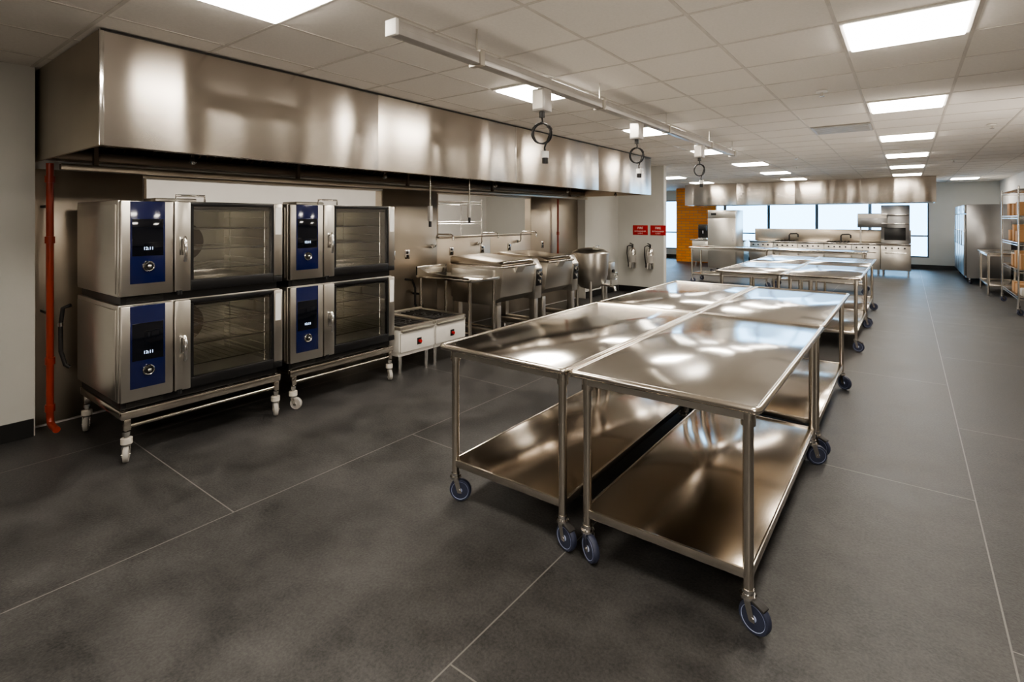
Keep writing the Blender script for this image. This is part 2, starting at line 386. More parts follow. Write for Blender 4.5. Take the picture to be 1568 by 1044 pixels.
# ------------------------------------------------------------------ worktables
def worktable(x0, y0, x1, y1, h=.9, cast=True, name='worktable', splash=False):
    o = O(name, ((x0+x1)/2, (y0+y1)/2, 0))
    r = .015
    o.p('top', 'top').box(x0+.012, y0+.012, h-.032, x1-.012, y1-.012, h-.006, bev=.003)
    rr = .02; pts = []
    for cx, cy, a0 in [(x1-r-rr, y1-r-rr, 0), (x0+r+rr, y1-r-rr, 90), (x0+r+rr, y0+r+rr, 180), (x1-r-rr, y0+r+rr, 270)]:
        for k in range(5):
            a = math.radians(a0+k*22.5); pts.append((cx+rr*math.cos(a), cy+rr*math.sin(a), h-r))
    o.p('rolled_edge', 'tube').tube(pts, r, 12, closed=True)
    o.p('apron', 'steel').box(x0+.05, y0+.06, h-.075, x1-.05, y1-.06, h-.033)
    i = .065
    L = [(x0+i, y0+i+.02), (x1-i, y0+i+.02), (x0+i, y1-i-.02), (x1-i, y1-i-.02)]
    zb = .155 if cast else .03
    for k, (lx, ly) in enumerate(L):
        o.p('leg_%d' % (k+1), 'tube').cyl((lx, ly, zb), (lx, ly, h-.033), .0205, 18)
        o.p('collars', 'tube').cyl((lx, ly, h-.10), (lx, ly, h-.034), .028, 18)
        if cast: caster(o, lx, ly, zb, .063, random.choice([-.45, .5, -.3, 2.6, -.55, .35]), brake=(k in (1, 2)))
        else: o.p('feet', 'chrome').cyl((lx, ly, 0.001), (lx, ly, .035), .018, 14, .024)
    sh = o.p('undershelf', 'shelf')
    a, b, c, d = x0+i-.012, x1-i+.012, y0+i+.008, y1-i-.008
    sh.box(a, c, .222, b, d, .234, bev=.002)
    e = o.p('undershelf_edge', 'tube')
    e.box(a, c-.004, .198, b, c+.008, .238, bev=.004); e.box(a, d-.008, .198, b, d+.004, .238, bev=.004)
    e.box(a-.004, c, .198, a+.008, d, .238, bev=.004); e.box(b-.008, c, .198, b+.004, d, .238, bev=.004)
    if splash: o.p('splash', 'top').box(x0, y0, h, x0+.03, y1, h+.1, bev=.004)
    return o.done()

for (a, b) in [(-2.13, -1.286), (-1.278, -.435)]:
    worktable(a, 2.12, b, 4.02); worktable(a, 4.03, b, 5.93)
    worktable(a, 7.5, b, 9.38); worktable(a, 9.39, b, 11.25)
worktable(-4.4, 13.2, -2.55, 14.1); worktable(-2.53, 13.2, -.68, 14.1)
worktable(1.28, 14.6, 1.98, 16.2, cast=False)

# ------------------------------------------------------------------ exhaust hoods
def hood_left():
    y0, y1 = 1.0, 9.25; xf, xb = -3.77, -5.33; zb, zt = 2.04, CEIL-.008
    o = O('exhaust_hood', ((xf+xb)/2, (y0+y1)/2, zb))
    ys = [y0, 3.02, 5.08, 7.2, y1]
    for i in range(4):
        o.p('front_panel_%d' % (i+1), 'hood').box(xf-.03, ys[i]+.0003, zb, xf, ys[i+1]-.0003, zt, bev=.0008)
    e = o.p('end_panels', 'splash')
    e.box(xb, y0, zb, xf-.031, y0+.02, zt, bev=.002); e.box(xb, y1-.02, zb, xf-.031, y1, zt, bev=.002)
    t = o.p('corner_trim', 'chrome'); t.box(xf-.004, y0-.004, zb, xf+.003, y0+.02, zt, bev=.002)
    t.box(xf-.004, 5.075, zb, xf+.002, 5.085, zt, bev=.0015)
    o.p('top_trim', 'iron').box(xf-.03, y0, zt-.010, xf+.004, y1, zt+.002, bev=.002)
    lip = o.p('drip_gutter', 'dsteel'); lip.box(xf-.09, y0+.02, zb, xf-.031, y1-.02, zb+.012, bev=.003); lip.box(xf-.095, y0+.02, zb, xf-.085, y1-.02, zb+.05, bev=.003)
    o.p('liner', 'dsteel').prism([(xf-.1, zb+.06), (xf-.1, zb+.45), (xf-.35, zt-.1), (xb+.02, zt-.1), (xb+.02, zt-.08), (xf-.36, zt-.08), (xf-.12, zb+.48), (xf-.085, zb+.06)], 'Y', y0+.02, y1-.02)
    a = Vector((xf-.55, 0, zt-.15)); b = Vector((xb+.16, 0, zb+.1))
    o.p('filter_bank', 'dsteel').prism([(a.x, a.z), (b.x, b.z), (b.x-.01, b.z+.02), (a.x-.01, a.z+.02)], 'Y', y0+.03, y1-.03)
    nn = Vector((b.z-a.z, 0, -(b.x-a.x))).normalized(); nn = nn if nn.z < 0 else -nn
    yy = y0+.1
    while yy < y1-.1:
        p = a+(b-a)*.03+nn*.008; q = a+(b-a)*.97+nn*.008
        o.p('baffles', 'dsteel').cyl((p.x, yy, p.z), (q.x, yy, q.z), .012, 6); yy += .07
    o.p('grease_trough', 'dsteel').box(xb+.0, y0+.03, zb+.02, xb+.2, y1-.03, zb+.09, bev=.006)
    o.p('support_rail', 'splash').box(xb+.24, 1.1, 1.975, xb+.30, y1-.1, 2.02, bev=.004)
    for yy in (1.3, 3.0, 4.5, 6.2, 8.5): o.p('rail_brackets', 'dsteel').box(xb+.25, yy, 2.0, xb+.29, yy+.03, zb+.2)
    for yy in (1.6, 3.3, 5.0, 6.7, 8.3):
        o.p('fixtures', 'chrome').cyl((xf-.25, yy, zb-.0), (xf-.25, yy, zb+.5), .012, 10); o.p('fixtures', 'chrome').lathe([(.012, .0), (.022, -.01), (.024, -.035), (.01, -.05)], (xf-.25, yy, zb+.0))
    o.done()
hood_left()
def hood_far():
    x0, x1, y0, y1, zb, zt = -5.98, .6, 17.6, 19.05, 2.04, CEIL-.008
    o = O('exhaust_hood', ((x0+x1)/2, (y0+y1)/2, zb))
    n = 4
    for i in range(n):
        a = x0+(x1-x0)*i/n; b = x0+(x1-x0)*(i+1)/n
        o.p('front_panel_%d' % (i+1), 'hood').box(a+.001, y0, zb, b-.001, y0+.03, zt, bev=.003)
    e = o.p('end_panels', 'hood'); e.box(x0, y0+.031, zb, x0+.02, y1, zt, bev=.002); e.box(x1-.02, y0+.031, zb, x1, y1, zt, bev=.002); e.box(x0+.02, y1-.02, zb, x1-.02, y1, zt)
    o.p('liner', 'dsteel').box(x0+.02, y0+.04, zb+.35, x1-.02, y1-.03, zb+.37)
    o.p('drip_gutter', 'dsteel').box(x0+.02, y0+.031, zb, x1-.02, y0+.1, zb+.012)
    for i in range(20): o.p('baffles', 'dsteel').box(x0+.1+i*.32, y0+.3, zb+.25, x0+.36+i*.32, y1-.2, zb+.28, bev=.005)
    o.done()
hood_far()

# ------------------------------------------------------------------ combi ovens
XF, XB = -4.12, -5.05
def combi_oven(y0, z0, lower):
    w = 1.12; h = .70; y1 = y0+w
    o = O('combi_oven', ((XF+XB)/2, y0+w/2, z0))
    z1 = z0+h; zb = z0+.055
    bx = XF-.045
    b = o.p('body', 'steel')
    b.box(XB, y0, zb, bx, y0+.33, z1, bev=.006)
    b.box(XB, y0+.33, zb, bx, y1-.0, zb+.05, bev=.004); b.box(XB, y0+.33, z1-.05, bx, y1, z1, bev=.004)
    b.box(XB, y1-.06, zb+.05, bx, y1, z1-.05, bev=.003); b.box(XB, y0+.33, zb+.05, XB+.05, y1-.06, z1-.05)
    o.p('plinth', 'black').box(XB+.03, y0+.02, z0+.001, bx-.012, y1-.02, zb)
    for i in range(6): o.p('vent_louvers', 'iron').box(bx-.012, y0+.05, z0+.008+i*.008, bx-.006, y0+.27, z0+.012+i*.008)
    iv = o.p('cavity_liner', 'oven_in')
    a, c, d, e = y0+.335, y1-.065, zb+.055, z1-.055
    iv.box(XB+.051, a, d, XB+.06, c, e); iv.box(XB+.06, a, d, bx-.002, a+.006, e); iv.box(XB+.06, c-.006, d, bx-.002, c, e)
    iv.box(XB+.06, a, d, bx-.002, c, d+.006); iv.box(XB+.06, a, e-.006, bx-.002, c, e)
    o.p('cavity_fan_cover', 'dsteel').lathe([(.17, 0), (.17, .012), (.02, .02)], (XB+.065, (a+c)/2, (d+e)/2), 'X')
    rk = o.p('racks', 'chrome')
    for k in range(3):
        z = d+.09+k*.15
        rk.cyl((bx-.05, a+.03, z), (bx-.05, c-.03, z), .0045, 6); rk.cyl((XB+.1, a+.03, z), (XB+.1, c-.03, z), .004, 6)
        for yy in (a+.03, c-.03): rk.cyl((XB+.08, yy, z-.004), (bx-.03, yy, z-.004), .004, 6)
        for q in range(11):
            yy = a+.06+q*(c-a-.12)/10; rk.cyl((XB+.1, yy, z+.003), (bx-.05, yy, z+.003), .0022, 5)
    for k in range(6):
        z = d+.05+k*.085
        for yy in (a+.018, c-.018): rk.cyl((XB+.1, yy, z), (bx-.05, yy, z), .004, 6)
    for yy in (a+.02, c-.02):
        for xx in (XB+.2, bx-.08): rk.cyl((xx, yy, d), (xx, yy, e), .005, 6)
    o.p('cavity_lamp', 'oven_lamp').box(bx-.045, a+.007, d+.05, bx-.02, a+.014, e-.05)
    cp = o.p('control_fascia', 'steel')
    cp.box(bx+.001, y0+.003, zb+.005, XF, y0+.312, z1-.003, bev=.008)
    nv = o.p('control_panel', 'navy'); nv.box(XF-.002, y0+.055, zb+.085, XF+.004, y0+.262, z1-.006, bev=.004)
    o.p('display', 'screen').box(XF+.003, y0+.066, z1-.375, XF+.0055, y0+.25, z1-.125, bev=.002)
    o.text('12:11', .028, (XF+.0062, y0+.160, z1-.325), (math.pi/2, 0, math.pi/2), 'glow', 'clock_digits')
    kz = z1-.445; ky = y0+.16
    o.p('dial_ring', 'chrome').lathe([(.036, 0), (.036, .010), (.031, .016), (.024, .010)], (XF+.004, ky, kz), 'X')
    o.p('dial_knob', 'black').lathe([(.023, .0), (.023, .012)], (XF+.006, ky, kz), 'X')
    o.p('dial_cap', 'chrome').lathe([(.013, .0), (.011, .022), (.004, .026)], (XF+.006, ky, kz), 'X')
    ya, yb = y0+.320, y1+.0
    dz0, dz1 = zb+.005, z1-.003
    ds = o.p('door_frame_steel', 'steel')
    ds.box(bx+.002, ya, dz0, XF+.004, ya+.105, dz1, bev=.008)
    ds.box(bx+.002, yb-.075, dz0+.05, XF+.002, yb, dz1, bev=.008)
    bf = o.p('door_frame_black', 'black')
    bf.box(bx+.002, ya+.106, dz0, XF, yb-.076, dz0+.075, bev=.006); bf.box(bx+.002, yb-.076, dz0, XF, yb, dz0+.049, bev=.006)
    bf.box(bx+.002, ya+.106, dz1-.03, XF, yb-.076, dz1, bev=.006)
    bf.box(bx+.004, ya+.106, dz0+.075, XF-.002, ya+.125, dz1-.03); bf.box(bx+.004, yb-.092, dz0+.075, XF-.002, yb-.076, dz1-.03)
    o.p('door_glass', 'glass').box(XF-.016, ya+.125, dz0+.075, XF-.010, yb-.092, dz1-.03)
    hy = ya+.05; hz = (dz0+dz1)/2
    hd = o.p('door_handle', 'chrome')
    hd.box(XF+.003, hy-.022, hz-.06, XF+.012, hy+.022, hz+.07, bev=.004)
    hd.tube([(XF+.01, hy, hz+.06), (XF+.04, hy, hz+.065), (XF+.055, hy+.0, hz+.04), (XF+.058, hy, hz-.03), (XF+.052, hy, hz-.09), (XF+.045, hy, hz-.1)], .012, 12)
    o.p('drip_spout', 'black').cyl((XF-.005, ya+.03, dz0-.02), (XF-.005, ya+.03, dz0+.01), .02)
    o.p('rating_label', 'signw').box(XF+.002, yb-.062, dz1-.25, XF+.0035, yb-.015, dz1-.03)
    if not lower:
        o.p('top_vent', 'steel').box(XB+.1, y0+.4, z1+.001, XB+.35, y0+.7, z1+.04, bev=.008)
        o.p('top_bracket', 'chrome').tube([(bx-.2, y0+.42, z1), (bx-.2, y0+.42, z1+.05), (bx-.2, y0+.62, z1+.05), (bx-.2, y0+.62, z1)], .009, 10)
    o.p('side_trim', 'steel').box(XB+.02, y0-.006, zb+.02, bx-.03, y0-.0005, z1-.03, bev=.003)
    return o.done()
for y0 in (1.2, 2.385):
    combi_oven(y0, .33, True); combi_oven(y0, 1.031, False)
    o = O('oven_stand', (-4.6, y0+.56, 0))
    f = o.p('frame', 'tube')
    ya, yb = y0+.01, y0+1.11
    f.box(XF-.05, ya, .275, XF-.01, yb, .328, bev=.005); f.box(XB, ya, .275, XB+.04, yb, .328, bev=.005)
    f.box(XB+.04, ya, .275, XF-.05, ya+.04, .328, bev=.005); f.box(XB+.04, yb-.04, .275, XF-.05, yb, .328, bev=.005)
    for lx in (XF-.03, XB+.05):
        for ly in (ya+.035, yb-.035):
            f.box(lx-.02, ly-.02, .2, lx+.02, ly+.02, .275, bev=.004)
            caster(o, lx, ly, .19, .05, random.choice([-.4, .5, .2]), 'grey', 'whub', brake=False)
            o.p('caster_caps', 'whub').cyl((lx, ly, .115), (lx, ly, .15), .034, 16)
    f.cyl((XF-.03, ya+.04, .225), (XF-.03, yb-.04, .225), .012)
    o.done()
o = O('water_hose', (-5.1, 1.13, 0))
o.p('hose', 'iron').tube([(-5.09, 1.17, .95), (-5.12, 1.13, .93), (-5.14, 1.12, .8), (-5.13, 1.12, .6), (-5.1, 1.14, .5), (-5.09, 1.165, .48)], .014, 10)
o.p('hose_clamp', 'chrome').cyl((-5.14, 1.12, .79), (-5.14, 1.12, .82), .018)
o.done()
o = O('gas_pipe', (-5.24, 1.06, 0))
pp = o.p('pipe', 'rpipe')
pp.tube([(-5.1, 1.05, 2.02), (-5.1, 1.05, 1.0), (-5.1, 1.05, .16), (-5.09, 1.05, .11), (-5.07, 1.05, .085), (-5.02, 1.05, .08), (-4.92, 1.05, .08)], .023, 14)
for z in (1.9, 1.45, .55, .2): o.p('couplings', 'rpipe').cyl((-5.1, 1.05, z-.025), (-5.1, 1.05, z+.025), .031)
for z in (1.7, .9): o.p('brackets', 'black').box(-5.334, 1.04, z-.01, -5.12, 1.06, z+.01)
o.done()
o = O('gas_pipe', (-5.2, 8.6, 0))
o.p('pipe', 'rpipe').cyl((-5.25, 8.4, .9), (-5.25, 8.4, 1.97), .018); o.p('couplings', 'rpipe').cyl((-5.25, 8.4, 1.3), (-5.25, 8.4, 1.36), .026)
o.p('pipe', 'rpipe').cyl((-5.334, 8.4, .92), (-5.25, 8.4, .92), .018); o.done()

# ------------------------------------------------------------------ stock pot ranges
for y0 in (3.56, 4.06):
    y1 = y0+.49; o = O('stockpot_range', (-4.5, y0+.245, 0))
    o.p('body', 'enamel').box(-4.85, y0, .2, -4.12, y1, .47, bev=.006)
    o.p('front_panel', 'enamel').box(-4.119, y0+.01, .24, -4.10, y1-.01, .44, bev=.006)
    o.p('drip_tray', 'steel').box(-4.11, y0+.02, .445, -4.08, y1-.02, .468, bev=.004)
    o.p('top_rim', 'steel').box(-4.85, y0, .471, -4.10, y0+.03, .50, bev=.004); o.p('top_rim', 'steel').box(-4.85, y1-.03, .471, -4.10, y1, .5, bev=.004)
    o.p('top_rim', 'steel').box(-4.15, y0+.03, .471, -4.10, y1-.03, .5, bev=.004); o.p('top_rim', 'steel').box(-4.85, y0+.03, .471, -4.8, y1-.03, .52, bev=.004)
    for i in range(6): o.p('grate', 'iron').box(-4.8, y0+.05+i*.07, .472, -4.15, y0+.07+i*.07, .495, bev=.003)
    for rr in (.06, .12, .17): o.p('burner', 'iron').tube([(-4.47+rr*math.cos(t*math.pi/10), y0+.245+rr*math.sin(t*math.pi/10), .485) for t in range(20)], .01, 8, closed=True)
    o.p('knob_plate', 'black').box(-4.10, y0+.23, .29, -4.096, y0+.29, .36, bev=.001)
    o.p('knob', 'red').cyl((-4.096, y0+.26, .325), (-4.07, y0+.26, .325), .016)
    for lx in (-4.78, -4.18):
        for ly in (y0+.06, y1-.06): o.p('legs', 'chrome').cyl((lx, ly, .001), (lx, ly, .2), .018, 14, .026)
    o.done()
o = O('equipment_stand', (-4.6, 4.9, 0))
y0, y1 = 4.6, 5.13
o.p('top', 'top').box(-5.0, y0, .855, -4.06, y1, .885, bev=.006)
o.p('splash', 'top').box(-5.0, y0, .885, -4.97, y1, 1.0, bev=.004)
o.p('splash', 'top').prism([(-5.0, .885), (-5.0, 1.0), (-4.8, .93), (-4.1, .905), (-4.1, .885)], 'Y', y0, y0+.012)
for lx in (-4.95, -4.12):
    for ly in (y0+.04, y1-.04):
        o.p('legs', 'tube').cyl((lx, ly, .03), (lx, ly, .855), .0205); o.p('feet', 'chrome').cyl((lx, ly, .001), (lx, ly, .03), .018, 14, .024)
for ly in (y0+.04, y1-.04): o.p('rails', 'tube').cyl((-4.95, ly, .25), (-4.12, ly, .25), .014)
o.p('rails', 'tube').cyl((-4.95, y0+.04, .25), (-4.95, y1-.04, .25), .014)
o.done()
o = O('flexible_gas_hose', (-4.9, 4.75, .5))
o.p('hose', 'iron').tube([(-5.334, 4.72, .8), (-5.2, 4.72, .8), (-5.12, 4.7, .7), (-5.1, 4.68, .5), (-5.07, 4.72, .38), (-5.1, 4.8, .33), (-5.15, 4.85, .45), (-5.2, 4.86, .6), (-5.334, 4.86, .6)], .015, 10)
o.done()

# ------------------------------------------------------------------ tilting skillets
def skillet(y0, y1):
    o = O('tilting_skillet', (-4.55, (y0+y1)/2, 0))
    yc = y1-.16
    b = o.p('pan', 'steel')
    prof = [(-4.98, .55), (-4.3, .50), (-4.13, .60), (-4.08, .98), (-4.98, .98)]
    b.prism(prof, 'Y', y0+.06, yc-.012, bev=.006)
    rim = o.p('pan_rim', 'tube'); rim.tube([(-4.07, y0+.07, .985), (-4.07, yc-.02, .985), (-4.98, yc-.02, .985), (-4.98, y0+.07, .985)], .016, 10, closed=True)
    o.p('pouring_lip', 'steel').prism([(-4.085, .90), (-4.03, .985), (-4.085, .985)], 'Y', (y0+yc)/2-.08, (y0+yc)/2+.08)
    lid = o.p('lid', 'splash'); lid.prism([(-5.0, 1.0), (-4.12, 1.0), (-4.10, 1.02), (-4.2, 1.05), (-4.95, 1.10), (-5.0, 1.08)], 'Y', y0+.06, yc-.012, bev=.005)
    o.p('lid_handle', 'chrome').tube([(-4.15, y0+.15, 1.03), (-4.09, y0+.15, 1.05), (-4.09, yc-.1, 1.05), (-4.15, yc-.1, 1.03)], .010, 10)
    c = o.p('console', 'steel'); c.prism([(-4.95, .50), (-4.10, .50), (-4.08, .92), (-4.16, 1.05), (-4.95, 1.05)], 'Y', yc, y1, bev=.006)
    c.box(-4.9, y0, .50, -4.2, y0+.05, .95, bev=.006)
    o.p('controls', 'black').box(-4.095, yc+.02, .68, -4.076, y1-.02, .90, bev=.003)
    ym = (yc+y1)/2
    o.p('dial', 'chrome').cyl((-4.076, ym, .84), (-4.05, ym, .84), .038); o.p('dial_cap', 'iron').cyl((-4.05, ym, .84), (-4.035, ym, .84), .02)
    o.p('dial', 'chrome').cyl((-4.076, ym, .74), (-4.06, ym, .74), .024)
    l = o.p('legs', 'steel')
    for ly in (yc+.04, y0+.0):
        for lx in (-4.88, -4.22): l.box(lx, ly, .05, lx+.09, ly+.08, .50, bev=.005)
        l.box(-4.9, ly, .12, -4.12, ly+.08, .18, bev=.005)
    for ly in (yc+.08, y0+.04):
        for lx in (-4.84, -4.175): o.p('feet', 'chrome').cyl((lx, ly, .001), (lx, ly, .05), .026, 14, .02)
    o.done()
skillet(5.17, 6.12); skillet(6.2, 7.13)
o = O('steam_kettle', (-4.55, 7.62, 0)); c = (-4.5, 7.58, 0)
o.p('bowl', 'steel').lathe([(.05, .42), (.16, .45), (.25, .53), (.29, .66), (.30, .80), (.30, 1.0), (.315, 1.0), (.315, 1.03), (.28, 1.03)], c, 'Z', 36)
o.p('lid', 'steel').lathe([(.31, 1.032), (.30, 1.05), (.22, 1.09), (.1, 1.115), (.03, 1.12)], c, 'Z', 36)
o.p('lid_handle', 'chrome').tube([(-4.42, 7.5, 1.1), (-4.38, 7.5, 1.15), (-4.38, 7.66, 1.15), (-4.42, 7.66, 1.1)], .01)
for k in range(3):
    a = math.radians(60+120*k); o.p('legs', 'steel').cyl((c[0]+.26*math.cos(a), c[1]+.26*math.sin(a), .001), (c[0]+.24*math.cos(a), c[1]+.24*math.sin(a), .6), .024)
o.p('draw_off_valve', 'chrome').tube([(-4.3, 7.58, .52), (-4.15, 7.58, .50), (-4.05, 7.58, .48), (-4.04, 7.58, .42)], .025, 14); o.p('draw_off_valve', 'chrome').cyl((-4.12, 7.58, .5), (-4.12, 7.58, .62), .012)
o.p('control_box', 'steel').box(-4.62, 7.92, .55, -4.3, 8.1, .85, bev=.01); o.p('control_knob', 'black').cyl((-4.3, 8.01, .7), (-4.27, 8.01, .7), .03)
o.p('trunnion', 'steel').cyl((-4.5, 7.85, .72), (-4.5, 7.93, .72), .05); o.p('hand_wheel', 'chrome').tube([(-4.24, 8.01+.06*math.cos(t*math.pi/8), .62+.06*math.sin(t*math.pi/8)) for t in range(16)], .007, 8, closed=True)
o.p('hand_wheel', 'chrome').cyl((-4.3, 8.01, .62), (-4.235, 8.01, .62), .009)
o.p('control_post', 'steel').box(-4.5, 7.98, .0015, -4.42, 8.05, .55, bev=.005)
e = o.done(); e.location += Vector((.22, .30, 0))
for yy in (5.2, 6.18, 7.2):
    o = O('pot_filler_faucet', (-5.3, yy, 1.1)); q = o.p('spout', 'chrome')
    q.cyl((-5.334, yy, 1.22), (-5.3, yy, 1.22), .025); q.tube([(-5.3, yy, 1.22), (-5.26, yy, 1.22), (-5.24, yy, 1.25), (-5.24, yy, 1.36), (-5.2, yy, 1.39), (-4.95, yy, 1.39), (-4.92, yy, 1.37), (-4.92, yy, 1.31)], .011, 10)
    o.done()
for yy, zz in ((3.9, 1.58), (4.52, 1.62)):
    o = O('hood_cord_drop', (-4.05, yy, zz)); o.p('conduit', 'tube').cyl((-4.02, yy, zz+.16), (-4.02, yy, 2.5), .008, 10)
    o.p('receptacle', 'grey').box(-4.04, yy-.02, zz+.0, -4.0, yy+.02, zz+.16, bev=.006); o.p('plug', 'black').cyl((-4.02, yy, zz-.06), (-4.02, yy, zz), .016); o.done()

# ------------------------------------------------------------------ overhead power raceway
o = O('power_raceway', (-2.03, 4.9, 2.55))
rw = o.p('raceway', 'race'); rw.box(-2.065, 1.72, 2.515, -1.995, 8.1, 2.585, bev=.004)
o.p('end_cap', 'lampw').box(-2.07, 1.70, 2.51, -1.99, 1.72, 2.59, bev=.003)
o.p('seam', 'grey').box(-2.066, 1.75, 2.547, -1.994, 8.08, 2.552)
for yy in (2.35, 3.9, 5.4, 6.9, 8.0): o.p('hangers', 'steel').cyl((-2.03, yy, 2.58), (-2.03, yy, CEIL-.004), .006, 8); o.p('hangers', 'steel').box(-2.075, yy-.02, 2.505, -1.985, yy+.02, 2.592)
o.done()
for yy in (3.04, 4.64, 6.5):
    x = -2.03; o = O('power_cord_drop', (x, yy, 2.3))
    o.p('box', 'race').box(x-.05, yy-.05, 2.35, x+.05, yy+.05, 2.503, bev=.006)
    o.p('cover', 'steel').box(x-.04, yy-.054, 2.365, x+.04, yy-.05, 2.49)
    o.p('neck', 'black').cyl((x, yy, 2.31), (x, yy, 2.35), .02)
    pts = [(x, yy, 2.31), (x+.005, yy, 2.28)]
    for t in range(40):
        a = -math.pi/2+math.pi*2*t/18
        pts.append((x+.062*math.cos(a)*.8, yy+.045*math.cos(a)+.006*t/6-.02, 2.20-.072*math.sin(a)))
    pts += [(x+.015, yy+.01, 2.10), (x+.02, yy+.01, 2.07)]
    o.p('cord', 'black').tube(pts, .006, 8)
    o.p('connector', 'signw').cyl((x+.02, yy+.01, 2.03), (x+.02, yy+.01, 2.075), .026); o.p('connector_body', 'black').cyl((x+.02, yy+.01, 1.99), (x+.02, yy+.01, 2.03), .022)
    o.done()

# ------------------------------------------------------------------ fire safety
def extinguisher(x):
    y = 10.70; o = O('fire_extinguisher', (x, y, .6))
    o.p('tank', 'chrome').lathe([(.05, .52), (.075, .53), (.08, .56), (.08, .88), (.07, .94), (.04, .975), (.02, .985)], (x, y, 0), 'Z', 28)
    o.p('label', 'grey').lathe([(.0805, .66), (.081, .66), (.081, .82), (.0805, .82)], (x, y, 0), 'Z', 28)
    o.p('valve', 'black').cyl((x, y, .985), (x, y, 1.03), .02); o.p('valve', 'black').box(x-.015, y-.10, 1.02, x+.015, y+.02, 1.035, rot=Matrix.Rotation(.2, 3, 'X')); o.p('valve', 'black').box(x-.015, y-.12, 1.05, x+.015, y+.02, 1.065, rot=Matrix.Rotation(-.25, 3, 'X'))
    o.p('hose', 'black').tube([(x, y, 1.0), (x-.05, y-.02, 1.03), (x-.11, y-.02, 1.0), (x-.12, y-.02, .85), (x-.10, y-.02, .7), (x-.085, y-.02, .62)], .011, 10)
    o.p('nozzle', 'black').cyl((x-.085, y-.02, .64), (x-.08, y-.02, .56), .011, 12, .02)
    o.p('wall_bracket', 'steel').box(x-.03, y+.07, .6, x+.03, 10.799, .95)
    o.done()
extinguisher(-4.78); extinguisher(-4.38)
for x in (-4.80, -4.40):
    o = O('fire_extinguisher_sign', (x+.15, 10.79, 1.36)); o.p('plate', 'red').box(x-.01, 10.788, 1.25, x+.33, 10.798, 1.46, bev=.002)
    o.text('FIRE', .07, (x+.16, 10.7872, 1.40), (math.pi/2, 0, 0), 'signw'); o.text('EXTINGUISHER', .038, (x+.16, 10.7872, 1.33), (math.pi/2, 0, 0), 'signw'); o.text('CLASS K', .03, (x+.16, 10.7872, 1.285), (math.pi/2, 0, 0), 'signw')
    o.done()

# ------------------------------------------------------------------ refrigerators
def fridge(x0, y0, x1, y1, face, nd, h=1.95, name='reach_in_refrigerator', mt='fsteel'):
    o = O(name, ((x0+x1)/2, (y0+y1)/2, 0))
    o.p('cabinet', mt).box(x0, y0, .15, x1, y1, h, bev=.008)
    for lx in (x0+.07, x1-.07):
        for ly in (y0+.07, y1-.07): caster(o, lx, ly, .15, .05, 1.0)
    if face == '-X':
        w = (y1-y0)/nd
        for i in range(nd):
            a = y0+i*w; o.p('doors', mt).box(x0-.05, a+.01, .2, x0-.002, a+w-.01, h-.24, bev=.01)
            hy = a+.06; o.p('handles', 'chrome').tube([(x0-.05, hy, 1.3), (x0-.09, hy, 1.3), (x0-.09, hy, .95), (x0-.05, hy, .95)], .01)
        o.p('header', mt).box(x0-.04, y0+.01, h-.22, x0-.002, y1-.01, h-.01, bev=.006); o.p('thermometer', 'black').box(x0-.045, y0+.1, h-.15, x0-.04, y0+.25, h-.08)
    else:
        w = (x1-x0)/nd
        for i in range(nd):
            a = x0+i*w; o.p('doors', mt).box(a+.01, y0-.05, .2, a+w-.01, y0-.002, h-.24, bev=.01)
            hx = a+w-.07; o.p('handles', 'chrome').tube([(hx, y0-.05, 1.3), (hx, y0-.09, 1.3), (hx, y0-.09, .95), (hx, y0-.05, .95)], .01)
        o.p('header', mt).box(x0+.01, y0-.04, h-.22, x1-.01, y0-.002, h-.01, bev=.006); o.p('thermometer', 'black').box(x0+.1, y0-.045, h-.15, x0+.25, y0-.04, h-.08)
    o.done()
fridge(1.15, 16.95, 1.95, 18.3, '-X', 2); fridge(1.15, 18.35, 1.95, 20.0, '-X', 2)
fridge(-4.75, 16.0, -3.95, 16.8, '-Y', 1, 1.85, mt='steel')

# ------------------------------------------------------------------ storage racks
def rack(x0, y0, x1, y1, h, levels, boxes=True):
    o = O('storage_rack', ((x0+x1)/2, (y0+y1)/2, 0))
    for lx in (x0, x1):
        for ly in (y0, y1):
            o.p('posts', 'chrome').cyl((lx, ly, .15), (lx, ly, h), .0135, 12); caster(o, lx, ly, .15, .05, .4)
    for z in levels:
        s = o.p('shelves', 'chrome')
        s.tube([(x0, y0, z), (x1, y0, z), (x1, y1, z), (x0, y1, z)], .007, 6, closed=True); s.tube([(x0, y0, z-.04), (x1, y0, z-.04), (x1, y1, z-.04), (x0, y1, z-.04)], .006, 6, closed=True)
        yy = y0
        while yy < y1: s.cyl((x0, yy, z), (x1, yy, z), .0035, 5); yy += .04
        for t in (.33, .66): s.cyl((x0+(x1-x0)*t, y0, z-.004), (x0+(x1-x0)*t, y1, z-.004), .005, 6)
        if boxes and z < 1.9:
            yy = y0+.08
            while yy < y1-.35:
                w = random.uniform(.2, .3); hh = random.uniform(.14, .3)
                q = random.random()
                if q < .65: o.p('stored_boxes', 'card').box(x0+.04, yy, z+.008, x1-.06, yy+w, z+.008+hh, bev=.004)
                elif q < .8: o.p('stored_tubs', 'grey').box(x0+.05, yy, z+.008, x1-.06, yy+w, z+.008+hh*.7, bev=.015)
                yy += w+random.uniform(.04, .3)
    o.done()
rack(1.47, 12.0, 1.98, 13.9, 2.15, (.3, .75, 1.2, 1.65, 2.1))
rack(-6.7, 5.9, -6.2, 7.3, 1.95, (.35, .8, 1.25, 1.55, 1.9), False)
rack(-6.7, 2.2, -6.2, 3.7, 1.8, (.35, .8, 1.25, 1.75), False)

